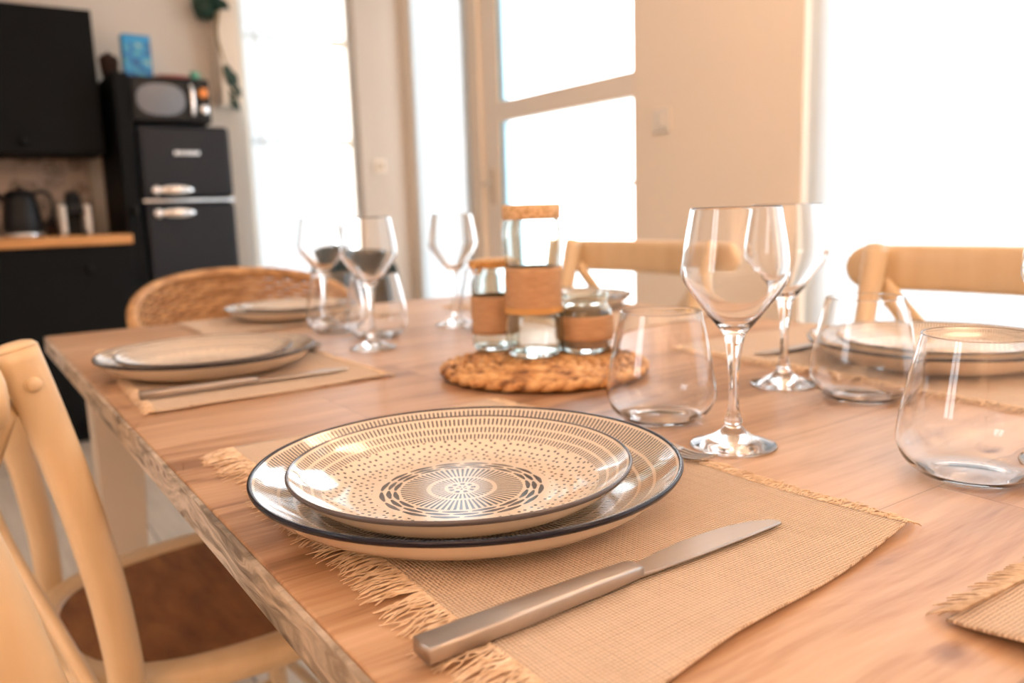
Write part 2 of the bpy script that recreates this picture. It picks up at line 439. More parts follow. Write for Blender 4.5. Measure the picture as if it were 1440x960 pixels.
def window(name, axis, a0, a1, z0, z1, pos, mull=()):
    """framed window in a wall; axis 'x' = lies in a plane of constant x"""
    f = MB(); t = 0.05
    def bx(m, p0, p1, q0, q1, d0, d1, bev=.004):
        if axis == 'x': m.box(d0, d1, p0, p1, q0, q1, bev)
        else: m.box(p0, p1, d0, d1, q0, q1, bev)
    bx(f, a0, a0 + t, z0, z1, pos, pos + .06); bx(f, a1 - t, a1, z0, z1, pos, pos + .06)
    bx(f, a0, a1, z0, z0 + t, pos, pos + .06); bx(f, a0, a1, z1 - t, z1, pos, pos + .06)
    for m_ in mull: 
        if m_[0] == 'v': bx(f, m_[1] - .03, m_[1] + .03, z0, z1, pos, pos + .06)
        else: bx(f, a0, a1, m_[1] - .02, m_[1] + .02, pos + .01, pos + .05)
    o = struct(name, f, M['joinery'])
    g = MB(); bx(g, a0 + t / 2, a1 - t / 2, z0 + t / 2, z1 - t / 2, pos + .026, pos + .032, 0)
    g.build('pane', M['pane'], o); return o
window('window_1', 'y', 1.40, 2.09, .12, 2.35, YB + .08, (('h', 1.93), ('h', 1.37)))
window('window_2', 'x', 3.39, 3.90, .12, 2.35, XW + .045)
window('window_3', 'x', -1.6, 1.525, .08, 2.38, XW + .06, (('v', 0.0),))
window('window_4', 'x', .5, 1.3, .95, 2.2, X0 - .10, (('v', .9),))
# glazed door: leaf from y 2.24 to 3.24, stiles, mid rail at 1.385
d = MB(); px = XW + .02
d.box(px, px + .05, 3.14, 3.27, 0, 2.3, .004)
d.box(px + .12, px + .165, 2.24, 2.275, 0, 2.3, .003)
d.box(px, px + .05, 2.24, 3.14, 1.343, 1.433, .004); d.box(px, px + .05, 2.24, 3.14, 0, .22, .004); d.box(px, px + .05, 2.24, 3.14, 2.18, 2.3, .004)
dr = struct('door_1', d, M['joinery'])
MB().box(px + .02, px + .026, 2.24, 3.14, .2, 1.35).build('lower_pane', M['pane'], dr)
MB().box(px + .02, px + .026, 2.24, 3.14, 1.42, 2.2).build('upper_pane', M['pane'], dr)
s_ = MB(); s_.box(px + .008, px + .04, 3.105, 3.14, .22, 1.343); s_.box(px + .008, px + .04, 3.105, 3.14, 1.433, 2.18)  # narrow pale blue strip along one edge of each pane
s_.build('pane_edge_strip', M['blue_strip'], dr)
h = MB(); h.box(px - .012, px, 3.175, 3.215, 0.98, 1.14, .004); h.sweep([(px - .03, 3.195, 1.08), (px - .045, 3.195, 1.075), (px - .045, 3.22, 1.07)], .008, n=10)
h.build('lock_plate', M['leg'], dr)
h = MB(); h.sweep([(px - .0, 2.262, 1.035), (px - .04, 2.27, 1.035), (px - .045, 2.30, 1.04), (px - .045, 2.38, 1.037)], .009, n=10)
h.build('door_handle', M['leg'], dr)

# exterior paving
MB().box(-6, 14, YB + .3, 14, -.3, -.15).build('ground_terrace', M['paving'])['kind'] = 'structure'
MB().box(XW + .3, 14, -8, YB + .3, -.3, -.15).build('ground_path', M['paving'])['kind'] = 'structure'

# curtains -----------------------------------------------------------
def curtain(p0, p1, z0, z1, amp, folds, label, seed):
    rnd = random.Random(seed); p0 = Vector((*p0, 0)); p1 = Vector((*p1, 0)); L = (p1 - p0).length
    d_ = (p1 - p0) / L; nrm = Vector((-d_.y, d_.x, 0)); n = int(L * 110); vs = []; fs = []; nz = 14
    ph = [rnd.uniform(0, 6) for _ in range(4)]
    for j in range(nz + 1):
        z = z0 + (z1 - z0) * j / nz; k = 1.0 + .25 * (1 - j / nz)
        for i in range(n + 1):
            s = L * i / n
            o = amp * k * (math.sin(s / L * folds * 2 * PI + ph[0] + .5 * math.sin(s * 5 + ph[1])) + .35 * math.sin(s / L * folds * 4.3 * PI + ph[2] + j * .05))
            q = p0 + d_ * s + nrm * o; vs.append((q.x, q.y, z))
    for j in range(nz):
        for i in range(n):
            a = j * (n + 1) + i; fs.append((a, a + 1, a + n + 2, a + n + 1))
    m = MB(); m.add(vs, fs)
    t = thing('sheer_curtain', label, 'curtain', (0, 0, 0))
    m.build('drape', M['voile'], t)
    r = MB(); ext = d_ * .05; r.sweep([p0 - ext + Vector((0, 0, z1 + .015)), p1 + ext + Vector((0, 0, z1 + .015))], .012, n=12)
    r.build('curtain_rod', M['joinery'], t)
    return t
curtain((1.37, 4.36), (1.86, 4.36), .02, 2.42, .018, 6, 'narrow white sheer curtain beside the black fridge', 1)
curtain((2.085, 3.335), (2.085, 3.875), .02, 2.42, .008, 8, 'white sheer curtain between the pillar and the glazed door', 2)
curtain((2.13, -1.59), (2.13, 1.515), .09, 2.36, .013, 24, 'wide white sheer curtain behind the right hand cross-back chairs', 3)

# wall fittings
t = thing('light_switch', 'small white switch on the orange-lit wall right of the door', 'switch', (XW, 2.09, 1.24))
MB().box(-.011, 0, -.04, .04, -.04, .04, .003).build('cover_plate', M['white_plastic'], t)
MB().box(-.016, -.008, -.014, .014, -.022, .022, .002).build('rocker', M['white_plastic'], t)
t = thing('wall_socket', 'small pale socket low on the wall pillar', 'socket', (1.93, 4.0, 1.20), R(90))
MB().box(-.010, 0, -.035, .035, -.035, .035, .003).build('cover_plate', M['wall'], t)
k = MB(); k.lathe([(0, .0), (.02, .0), (.02, .006), (.017, .006), (.015, .002), (0, .002)], 24); k.xf(Matrix.Rotation(-PI / 2, 4, 'Y')); k.xf(Matrix.Translation((-.010, 0, 0)))
k.build('socket_well', M['leg'], t)

# ------------------------------------------------------------------ kitchen
def knob(parent, x, y, z):
    k = MB(); k.lathe([(0, 0), (.007, 0), (.006, .012), (.016, .016), (.017, .024), (.012, .029), (0, .030)], 20)
    k.xf(Matrix.Translation((x, y, z)) @ Matrix.Rotation(PI / 2, 4, 'X')); return k.build('knob', M['knob'], parent)
def cabinet_front(parent, x0, x1, z0, z1, y, kx, kz, name='door'):
    dd = MB(); g = .0015
    dd.box(x0 + g, x1 - g, y - .02, y - .001, z0 + g, z1 - g, .003)
    o = dd.build(name, M['cabinet'], parent); knob(o, kx, y - .02, kz); return o
for i, (x0, lab) in enumerate(((.07, 'black base cabinet under the counter beside the fridge'), (-.53, 'black base cabinet with drawers further left under the counter'), (-1.13, 'black base cabinet at the left end of the counter'))):
    t = thing('base_cabinet', lab, 'cabinet', (x0, 3.90, 0), 0, 'black base cabinets')
    bb = MB(); bb.box(0, .60, .001, .58, .10, .858, .001); bb.box(0.02, .58, .06, .55, 0, .10)
    bb.build('body', M['cabinet'], t)
    if i == 0: cabinet_front(t, 0, .6, .105, .855, 0, .42, .76)
    else:
        for z0, z1 in ((.105, .37), (.37, .63), (.63, .855)): cabinet_front(t, 0, .6, z0, z1, 0, .3, (z0 + z1) / 2, 'drawer')
c_ = MB(); c_.box(-1.14, .672, 3.865, 4.49, .859, .90, .004)
tag(c_.build('worktop', M['counter']), 'orange-brown wooden worktop over the black base cabinets', 'worktop')
c_ = MB(); c_.box(-1.2, .615, 4.484, 4.499, .905, 1.28)
tag(c_.build('tile_splashback', M['tiles']), 'beige splashback with dark floral pattern under the wall cabinet', 'splashback')
for x0, lab in ((.043, 'black wall cabinet above the kettle and coffee machine'), (-.56, 'black wall cabinet further left above the worktop')):
    t = thing('wall_cabinet', lab, 'cabinet', (x0, 4.15, 1.257), 0, 'black wall cabinets')
    MB().box(0, .60, .001, .348, 0, .62, .002).build('body', M['cabinet'], t)
    cabinet_front(t, 0, .6, .0, .62, 0, .28 if x0 > 0 else .55, .05)
t = thing('tall_cabinet', 'narrow tall black cabinet squeezed between worktop and fridge', 'cabinet', (.676, 4.0, 0))
MB().box(0, .066, 0.001, .49, .08, 1.60, .002).build('body', M['cabinet'], t); MB().box(0.004, .062, .03, .48, 0, .08).build('plinth', M['cabinet'], t)
cabinet_front(t, 0, .066, .085, 1.595, 0, .033, 1.0)
# basket on tall cabinet
t = thing('round_basket', 'dark brown round basket on top of the tall narrow cabinet', 'basket', (.709, 4.22, 1.601))
bk = MB(); bk.lathe([(0, 0), (.030, 0), (.036, .03), (.040, .075), (.041, .08), (.038, .08), (.034, .03), (0, .004)], 32, fn=lambda a, r, z: (r * (1 + .03 * math.sin(a * 16 + z * 400)), z)); bk.build('body', M['brown'], t)
bk = MB(); bk.lathe([(.042, .080), (.042, .086), (.034, .100), (.015, .110), (.006, .112), (.006, .12), (0, .12)], 32); bk.lathe([(0, .079), (.042, .08)], 32); bk.build('lid', M['brown'], t)

# fridge
FY = 3.98
t = thing('retro_fridge', 'charcoal retro fridge-freezer with chrome handles', 'fridge', (.752, FY, 0))
fw, fh = .405, 1.378
MB().box(.004, fw - .004, .05, .49, .03, fh - .004, .03, 5).build('body', M['fridge'], t)
MB().box(0.02, fw - .02, .06, .47, 0, .03).build('plinth', M['black'], t)
fd = MB().box(0, fw, 0, .048, 1.052, fh, .022, 5).build('freezer_door', M['fridge'], t)
fl = MB().box(0, fw, 0, .048, .06, 1.032, .022, 5).build('fridge_door', M['fridge'], t)
MB().box(0.0, fw + .002, .006, .05, 1.036, 1.048, .003).build('chrome_strip', M['chrome'], t)
def fhandle(par, z):
    m = MB(); m.lathe([(0, 0), (.023, 0), (.024, .010), (.018, .019), (.007, .022), (0, .022)], 24)
    m.xf(Matrix.Translation((.058, 0.002, z)) @ Matrix.Rotation(PI / 2, 4, 'X'))
    pth = [(.072, -.012, z), (.10, -.02, z + .001), (.15, -.026, z + .001), (.19, -.024, z), (.212, -.018, z)]
    m.sweep(cat(pth, 5), [.008 + .013 * math.sin(PI * min(1, (i + 3) / 23)) for i in range(21)], [.010] * 21, n=14)
    return m.build('handle', M['chrome'], par)
fhandle(fd, 1.088); fhandle(fl, .985)
lg = MB(); x = .148
for i, w_ in enumerate((.010, .011, .010, 0, .011, .009, .011, .010, .011)):
    if w_: lg.box(x, x + w_, -.006, .002, 1.245, 1.264, .002)
    x += w_ + .0035
lg.build('chrome_badge', M['chrome'], fd)
# microwave
t = thing('microwave', 'black microwave with grey oval window and orange dial on the fridge', 'microwave', (.746, 4.0, fh))
t.scale = (.93, 1, 1)
MB().box(0, .37, .012, .33, .012, .215, .012, 3).build('body', M['black'], t)
for a, b_ in ((.03, .04), (.34, .04), (.03, .3), (.34, .3)): MB().lathe([(0, 0), (.012, 0), (.012, .014), (0, .014)], 12, a, b_).build('foot', M['black'], t)
MB().box(.004, .292, 0, .014, .018, .21, .005).build('door', M['black'], t)
ov = MB(); n = 48; pts = []
for i in range(n):
    th = 2 * PI * i / n; c, s = math.cos(th), math.sin(th)
    pts.append((.135 + .112 * math.copysign(abs(c) ** .8, c), .112 + .070 * math.copysign(abs(s) ** .8, s)))
ov.poly(pts, 0, .006); ov.xf(Matrix(((1, 0, 0, 0), (0, 0, 1, -.005), (0, 1, 0, 0), (0, 0, 0, 1)))); ov.build('window', M['mesh_glass'], t)
mh = MB(); mh.sweep(cat([(.274, -.002, .04), (.276, -.022, .055), (.278, -.026, .112), (.276, -.022, .17), (.274, -.002, .185)], 5), .010, .007, ref=(1, 0, 0), n=12); mh.build('handle', M['chrome'], t)
MB().box(.297, .367, 0, .014, .018, .21, .004).build('control_panel', M['black'], t)
for z, mm in ((.148, 'orange'), (.075, 'chrome')):
    k = MB(); k.lathe([(0, 0), (.024, 0), (.022, .014), (.018, .017), (0, .018)], 28); k.box(-.003, .003, -.016, .016, .016, .022, .001)
    k.xf(Matrix.Translation((.334, .0, z)) @ Matrix.Rotation(PI / 2, 4, 'X')); k.build('dial', M[mm], t)
mwtop = fh + .2155
t = thing('printed_carton', 'tall blue printed carton standing on the microwave', 'box', (.752, 4.09, mwtop), R(4))
MB().box(0, .118, 0, .05, 0, .185, .001).build('carton', M['carton'], t)
fp = MB(); fp.box(.001, .117, .0, .025, .186, .1875); fp.build('flap', M['carton'], t)
t = thing('flat_red_tray', 'flat dull red tray lying on the microwave', 'tray', (.96, 4.15, mwtop))
tr_ = MB(); tr_.lathe([(0, 0), (.085, 0), (.10, .016), (.097, .016), (.083, .003), (0, .003)], 40); tr_.build('tray_body', M['red'], t)
t = thing('folded_cloth', 'folded beige cloth lying in the red tray', 'cloth', (.95, 4.15, mwtop + .0035))
fc = MB()
for i in range(3): fc.box(-.055 + .002 * i, .06 - .003 * i, -.045, .045 - .003 * i, .008 * i + .0005, .008 * i + .0075, .003)
fc.build('folds', M['leg'], t)
t = thing('green_cup', 'small sea green cup on the microwave right of the red tray', 'cup', (1.042, 4.06, mwtop))
cu = MB(); cu.lathe([(0, 0), (.014, 0), (.019, .012), (.021, .035), (.019, .035), (.017, .012), (0, .004)], 28); cu.build('cup_body', M['green'], t)
cu = MB(); cu.sweep(cat([(.018, 0, .028), (.032, 0, .027), (.033, 0, .014), (.017, 0, .010)], 5), .0025, n=8); cu.build('handle', M['green'], t)
# kettle
t = thing('electric_kettle', 'black electric kettle on the wooden worktop', 'kettle', (.285, 4.12, .90))
k = MB(); k.lathe([(0, .022), (.078, .022), (.080, .03), (.074, .09), (.062, .165), (.056, .185), (0, .187)], 40); k.build('body', M['black'], t)
k = MB(); k.lathe([(0, 0), (.082, 0), (.084, .010), (.080, .020), (0, .021)], 40); k.build('base', M['chrome'], t)
k = MB(); k.lathe([(.055, .186), (.052, .196), (.02, .204), (.010, .206), (.012, .218), (0, .220)], 32); k.build('lid', M['black'], t)
k = MB(); k.sweep(cat([(.052, 0, .182), (.085, 0, .195), (.115, 0, .165), (.112, 0, .09), (.082, 0, .05)], 6), .011, .008, ref=(0, 1, 0), n=12); k.build('handle', M['black'], t)
k = MB(); k.sweep([(-.050, 0, .155), (-.075, 0, .175), (-.09, 0, .186)], [.018, .013, .008], n=12); k.build('spout', M['black'], t)
t = thing('pepper_pot', 'small dark pot between kettle and coffee machine', 'pot', (.402, 4.2, .90))
k = MB(); k.lathe([(0, 0), (.022, 0), (.024, .02), (.018, .06), (0, .062)], 24); k.build('pot_body', M['brown'], t)
k = MB(); k.lathe([(.019, .062), (.019, .072), (.008, .082), (0, .083)], 24); k.lathe([(0, .061), (.019, .062)], 24); k.build('lid', M['black'], t)
t = thing('coffee_machine', 'white and black capsule coffee machine on the worktop', 'coffee machine', (.487, 4.08, .90))
k = MB(); k.box(-.062, -.036, 0, .2, .0, .135, .012, 3); k.box(.036, .062, 0, .2, 0, .135, .012, 3); k.box(-.05, .05, .12, .21, 0, .15, .01, 3); k.build('housing', M['white_plastic'], t)
k = MB(); k.box(-.035, .035, .0, .13, .092, .15, .010, 3); k.lathe([(0, .15), (.034, .15), (.030, .182), (.018, .194), (0, .196)], 28, 0, .06); k.build('brew_head', M['black'], t)
k = MB(); k.box(-.036, .036, -.01, .12, 0, .018, .004); k.box(-.034, .034, .115, .121, .018, .095); k.build('drip_tray', M['black'], t)

# trailing plant on the wall right of fridge
t = thing('trailing_plant', 'dark green trailing plant hanging on the wall above the fridge', 'plant', (1.21, 4.40, 1.98))
k = MB(); k.lathe([(0, -.03), (.045, -.03), (.062, .02), (.066, .07), (.060, .07), (.055, .02), (0, -.02)], 28, 0, 0); k.build('pot', M['leaf'], t)
k = MB(); st = cat([(.03, -.03, .05), (.045, -.065, 0), (.03, -.06, -.12), (.06, -.055, -.25), (.08, -.05, -.36), (.06, -.05, -.43)], 8); k.sweep(st, .007, n=8)
k.build('stem', M['vine'], t)
def leaf(m, p, d, up, L, W):
    d = Vector(d).normalized(); sdir = d.cross(Vector(up)).normalized(); nn = sdir.cross(d); vs = []; fs = []
    for i in range(7):
        q = i / 6; w_ = W * math.sin(PI * min(1, q * 1.02 + .02)) ** .8; c = Vector(p) + d * (L * q) + nn * (-.25 * L * q * q)
        vs += [c - sdir * w_ + nn * w_ * .3, c, c + sdir * w_ + nn * w_ * .3]
    for i in range(6):
        for j in range(2): fs.append((i * 3 + j, i * 3 + j + 1, i * 3 + j + 4, i * 3 + j + 3))
    m.add(vs, fs)
lf = MB(); rr = random.Random(3)
for i in range(16):
    u = (i % 8) / 8
    if i < 8: p = (rr.uniform(-.03, .06), -.05, rr.uniform(.02, .09)); dd = (rr.uniform(-.6, .9), -.6, rr.uniform(-.5, .4))
    else: p = st[min(len(st) - 1, 24 + int(u * 16))]; dd = (rr.uniform(-.7, .7), -.4, -1)
    leaf(lf, p, dd, (0, -1, .3), rr.uniform(.06, .10), rr.uniform(.016, .026))
lf.build('leaves', M['leaf'], t)['kind'] = 'stuff'

# dark tub chair near window
t = thing('tub_chair', 'dark green low armchair standing by the far window', 'chair', (1.585, 3.62, 0), R(-20))
t.scale = (.86, .86, .98)
k = MB(); k.lathe([(0, .28), (.20, .28), (.215, .30), (.215, .42), (.19, .45), (0, .455)], 40); k.build('seat', M['uphol'], t)
k = MB(); pth = [(.215 * math.cos(a), .215 * math.sin(a), .55) for a in [R(-20 + 220 * i / 24) for i in range(25)]]
k.sweep(pth, [.16 + .06 * math.sin(PI * i / 24) for i in range(25)], .028, ref=(0, 0, 1), n=16, power=4); k.build('backrest', M['uphol'], t)
for a in (45, 135, 225, 315):
    k = MB(); k.sweep([(.15 * math.cos(R(a)), .15 * math.sin(R(a)), .29), (.19 * math.cos(R(a)), .19 * math.sin(R(a)), 0)], [.018, .011], n=12); k.build('leg', M['knob'], t)

# ------------------------------------------------------------------ dining table
TX0, TX1, TY0, TY1 = .126, 1.150, -.17, 1.682
t = thing('dining_table', 'long wooden dining table laid for six with grey weathered edge', 'table', (0, 0, 0))
tp = MB(); tp.box(TX0 + .004, TX1 - .004, TY0 + .004, TY1 - .004, TZ - .026, TZ, .0015); tp.build('tabletop', M['table'], t)
e = MB()
e.box(TX0, TX0 + .004, TY0, TY1, TZ - .028, TZ - .0012, .0008); e.box(TX1 - .004, TX1, TY0, TY1, TZ - .028, TZ - .0012, .0008)
e.box(TX0, TX1, TY1 - .004, TY1, TZ - .028, TZ - .0012, .0008); e.box(TX0, TX1, TY0, TY0 + .004, TZ - .028, TZ - .0012, .0008)
e.build('edge_band', M['edge'], t)
ap = MB(); a0 = .06
ap.box(TX0 + a0, TX0 + a0 + .022, TY0 + .14, TY1 - .14, TZ - .115, TZ - .027, .002); ap.box(TX1 - a0 - .022, TX1 - a0, TY0 + .14, TY1 - .14, TZ - .115, TZ - .027, .002)
ap.box(TX0 + .12, TX1 - .12, TY0 + a0, TY0 + a0 + .022, TZ - .115, TZ - .027, .002); ap.box(TX0 + .12, TX1 - .12, TY1 - a0 - .022, TY1 - a0, TZ - .115, TZ - .027, .002)
ap.build('apron', M['leg'], t)
for x, y in ((TX0 + .05, TY1 - .05), (TX1 - .05, TY1 - .05), (TX0 + .05, TY0 + .05), (TX1 - .05, TY0 + .05)):
    sx = 1 if x < .6 else -1; sy = 1 if y < .6 else -1
    l = MB(); vs = []
    for z, w_ in ((TZ - .027, .078), (TZ - .16, .078), (0, .05)):
        vs += [(x, y, z), (x + sx * w_, y, z), (x + sx * w_, y + sy * w_, z), (x, y + sy * w_, z)]
    fs = [(0, 1, 2, 3), (8, 9, 10, 11)] + [(i * 4 + k_, i * 4 + (k_ + 1) % 4, i * 4 + 4 + (k_ + 1) % 4, i * 4 + 4 + k_) for i in range(2) for k_ in range(4)]
    l.add(vs, fs, False); l.build('leg', M['leg'], t)

# ------------------------------------------------------------------ cross-back chairs
def make_chair(label):
    t = thing('cross_back_chair', label, 'chair', (0, 0, 0), 0, 'cream cross-back chairs around the table')
    lac = M['chair']
    def sup(rx, ry, n=40, p=2.7, z=.45, cx=0, shr=.10):
        out = []
        for i in range(n):
            a = 2 * PI * i / n; c, s = math.cos(a), math.sin(a)
            x = rx * math.copysign(abs(c) ** (2 / p), c); y = ry * math.copysign(abs(s) ** (2 / p), s)
            out.append((cx + x, y * (1 + shr * x / rx), z))
        return out
    f = MB(); f.sweep(sup(.190, .195), .018, .022, ref=(0, 0, 1), n=12, power=3, closed=True); f.build('seat_frame', lac, t)
    s = MB(); ring = sup(.176, .180, z=.459); n = len(ring); vs = [(0, 0, .452)]
    for q, zz in ((.35, .453), (.7, .456), (1.0, .461)): vs += [(x * q, y * q, zz) for x, y, z in ring]
    fs = [(0, 1 + i, 1 + (i + 1) % n) for i in range(n)] + [(1 + k * n + i, 1 + k * n + (i + 1) % n, 1 + (k + 1) * n + (i + 1) % n, 1 + (k + 1) * n + i) for k in range(2) for i in range(n)]
    base = len(vs); vs += [(x, y, z - .008) for x, y, z in vs[:]]
    fs += [tuple(i + base for i in f_[::-1]) for f_ in fs[:]]
    s.add(vs, fs); s.build('cane_seat', M['cane'], t)
    for sg in (-1, 1):
        p = MB(); path = cat([(-.215, sg * .190, 0), (-.175, sg * .200, .22), (-.152, sg * .208, .44), (-.155, sg * .208, .56), (-.172, sg * .208, .68), (-.195, sg * .208, .79), (-.212, sg * .208, .862)], 6)
        k_ = len(path); p.sweep(path, [.0165 + .003 * min(1, i / k_ * 1.5) for i in range(k_)], [.013 + .003 * min(1, i / k_ * 1.5) for i in range(k_)], ref=(1, 0, 0), n=16, power=2.6)
        # eased top
        v0 = Vector(path[-1]); p.sweep([v0, v0 + Vector((-.001, 0, .004)), v0 + Vector((-.0015, 0, .0065))], [.0195, .0165, .010], [.016, .013, .008], ref=(1, 0, 0), n=16, power=2.6)
        post = p.build('back_post', lac, t)
        g = MB(); g.lathe([(0, .0), (.007, 0), (.007, .004), (.005, .006), (0, .0065)], 16); g.xf(Matrix.Translation((-.203, sg * .223, .828)) @ Matrix.Rotation(-sg * PI / 2, 4, 'X')); g.build('dowel', lac, post)
        l = MB(); l.sweep(cat([(.150, sg * .165, .445), (.160, sg * .172, .25), (.168, sg * .178, 0)], 4), [.019, .019, .018, .018, .017, .016, .015, .014, .013], n=16); l.build('leg', lac, t)
    r = MB(); path = []; ra = []; rb = []
    for i in range(41):
        u = math.sin(PI / 2 * (-1 + 2 * i / 40)); y = u * .278; x = -.236 - .045 * (1 - u * u); e_ = max(0.0, (abs(u) - .868) / .132)
        path.append((x, y, .827)); ra.append(.037 * math.sqrt(max(.02, 1 - e_ ** 2))); rb.append(.012 * math.sqrt(max(.06, 1 - e_ ** 4)))
    r.sweep(path, ra, rb, ref=(0, 0, 1), n=18, power=3.2); r.build('top_rail', lac, t)
    for sg in (-1, 1):
        x_ = MB(); x_.sweep(cat([(-.218 + .006 * sg, sg * .205, .805), (-.235 + .008 * sg, sg * .12, .71), (-.232 + .008 * sg, 0, .62), (-.205 + .008 * sg, -sg * .11, .53), (-.178 + .006 * sg, -sg * .165, .455)], 6), .008, .014, ref=(1, 0, 0), n=12, power=2.6)
        x_.build('cross_brace', lac, t)
    q = MB()
    for sg in (-1, 1): q.sweep([(-.190, sg * .195, .17), (.163, sg * .174, .17)], .009, n=10)
    q.sweep([(.164, -.174, .23), (.164, .174, .23)], .009, n=10); q.sweep([(-.178, -.197, .23), (-.178, .197, .23)], .009, n=10)
    q.build('stretcher', lac, t)
    return t
ch = make_chair('cream cross-back chair tucked under the left table edge')
dup(ch, (.19, .235, 0), R(0), 'blurred cream cross-back chair nearest the camera, cut by the left frame').scale = (1, 1, .968)
dup(ch, (1.035, .55, 0), R(180), 'cream cross-back chair at the right against the white curtain').scale = (1, 1, 1.008)
dup(ch, (1.035, 1.335, 0), R(180), 'cream cross-back chair behind the glass jars').scale = (1, 1, 1.008)
ch.scale = (1, 1, .968); ch.location = (.235, 1.11, 0); ch.rotation_euler = (0, 0, R(5))

# ------------------------------------------------------------------ wicker tub chair at the table head
t = thing('wicker_armchair', 'honey wicker armchair at the far head of the table', 'chair', (.62, 2.02, 0))
def rim(a):   # a from -1 (left front) to 1 (right front), opening towards -y
    th = PI * .5 - a * PI * .64
    x = .285 * math.cos(th) * (1.0); y = .27 * math.sin(th)
    z = .805 - .17 * abs(a) ** 2.2
    return x, y, z
sh = MB()
NS = 44
for row in range(30):
    q = row / 29; pts = []
    for i in range(121):
        a = -1 + 2 * i / 120; x, y, z = rim(a); zb = .43
        z_ = zb + (z - zb) * q; fl_ = .86 + .14 * q
        wv = .0045 * math.sin(i / 120 * NS * PI + (PI if row % 2 else 0))
        L = math.hypot(x, y); pts.append((x * fl_ * (1 + wv / L), y * fl_ * (1 + wv / L), z_))
    sh.sweep(pts, .0060, .0036, ref=(0, 0, 1), n=6)
for i in range(NS + 1):
    a = -1 + 2 * i / NS; x, y, z = rim(a)
    sh.sweep([(x * .86, y * .86, .42), (x * .93, y * .93, (z + .42) / 2), (x, y, z)], .003, n=6)
sh.build('woven_back', M['wicker'], t)
rp = MB(); rp.sweep([rim(-1 + 2 * i / 60) for i in range(61)], .013, n=14); rp.build('rim', M['wicker'], t)
s = MB(); s.lathe([(0, .40), (.23, .40), (.245, .415), (.245, .43), (.235, .44), (0, .445)], 40); s.build('seat', M['wicker'], t)
for a in (45, 135, 225, 315):
    k = MB(); k.sweep([(.16 * math.cos(R(a)), .16 * math.sin(R(a)), .41), (.22 * math.cos(R(a)), .22 * math.sin(R(a)), 0)], [.014, .011], n=12); k.build('leg', M['wicker'], t)

# ------------------------------------------------------------------ placemats
def placemat(label, corners, fringe_len=(.024, .013), seed=1, lift=(), loc=(0, 0)):
    """corners: far-left, near-left, near-right, far-right of the woven part; fringes on the left and right sides"""
    rnd = random.Random(seed); FL, NL, NR, FR = [Vector((*c, 0)) for c in corners]
    ctr = (FL + NL + NR + FR) / 4; NX, NY = 60, 84
    t = thing('burlap_placemat', label, 'placemat', (ctr.x, ctr.y, TZ), 0, 'fringed burlap placemats')
    ph = [rnd.uniform(0, 6) for _ in range(6)]
    def surf(u, v):
        p = NL.lerp(NR, u).lerp(FL.lerp(FR, u), v) - ctr
        wob = .0010 * math.sin(v * 17 + ph[0]) * (abs(u - .5) * 2) ** 4
        nv = Vector((wob, .0012 * math.sin(u * 9 + ph[1]) * (abs(v - .5) * 2) ** 4, 0))
        edge = max(abs(u - .5), abs(v - .5)) * 2
        z = .0022 + .0009 * (math.sin(u * 7 + ph[2]) * math.sin(v * 9 + ph[3]) + 1) * max(0, (edge - .55) / .45)
        for (lu, lv, rad, hh) in lift:
            dd = math.hypot(u - lu, (v - lv) * 1.45)
            if dd < rad: z += hh * (1 - dd / rad) ** 2
        return p + nv + Vector((0, 0, z))
    g = MB(); vs = []; fs = []
    for j in range(NY + 1):
        for i in range(NX + 1): vs.append(surf(i / NX, j / NY))
    n1 = len(vs); vs += [v - Vector((0, 0, .0016)) for v in vs[:n1]]
    for j in range(NY):
        for i in range(NX):
            a = j * (NX + 1) + i; q = (a, a + 1, a + NX + 2, a + NX + 1); fs.append(q); fs.append(tuple(k + n1 for k in q[::-1]))
    bord = [i for i in range(NX + 1)] + [j * (NX + 1) + NX for j in range(1, NY + 1)] + [NY * (NX + 1) + i for i in range(NX - 1, -1, -1)] + [j * (NX + 1) for j in range(NY - 1, 0, -1)]
    for a, b_ in zip(bord, bord[1:] + bord[:1]): fs.append((a, a + n1, b_ + n1, b_))
    g.add(vs, fs); g.build('cloth', M['burlap'], t)
    fr = MB()
    for side, L0 in ((0, fringe_len[0]), (1, fringe_len[1])):
        if L0 <= 0: continue
        m_ = 330; out = -1 if side == 0 else 1; clump = 0
        for i in range(m_ + 1):
            v = i / m_
            if i % rnd.choice((6, 7, 8)) == 0: clump = rnd.uniform(-.22, .22); cl = rnd.uniform(.8, 1.15)
            p = surf(side, v); L = L0 * cl * rnd.uniform(.85, 1.15); base_z = max(.0012, p.z)
            dirv = Vector((out, clump + rnd.uniform(-.12, .12), 0)).normalized(); sw = rnd.uniform(-.3, .3)
            pts = []
            wa, wp = rnd.uniform(.0004, .0013), rnd.uniform(0, 6)
            for k in range(8):
                s = k / 7; d2 = Vector((dirv.x, dirv.y + sw * s + clump * .3 * s, 0))
                z = base_z * (1 - s) + .0009 * s + .0016 * math.sin(s * PI) * rnd.uniform(.3, 1.2)
                pp = Vector((p.x, p.y, 0)) + d2 * (L * s) - Vector((out * .002, 0, 0)) * (1 - s)
                pts.append((pp.x, pp.y + wa * math.sin(s * 8 + wp), max(.0006, z)))
            fr.sweep(pts, [.0006, .0006, .00055, .0005, .0005, .00045, .0004, .0002], n=4, caps=False)
    o = fr.build('fringe', M['thread'], t); o['kind'] = 'stuff'
    return t
placemat('placemat under the near patterned plates and knife', [(.182, .700), (.182, .218), (.452, .248), (.450, .700)], (.026, .019), 1, lift=((1, 0, .45, .0045), (.35, 0, .35, .0015)))
placemat('placemat under the left far plates with knife and spoon', [(.182, 1.395), (.158, .893), (.428, .899), (.425, 1.38)], (.012, .010), 2)
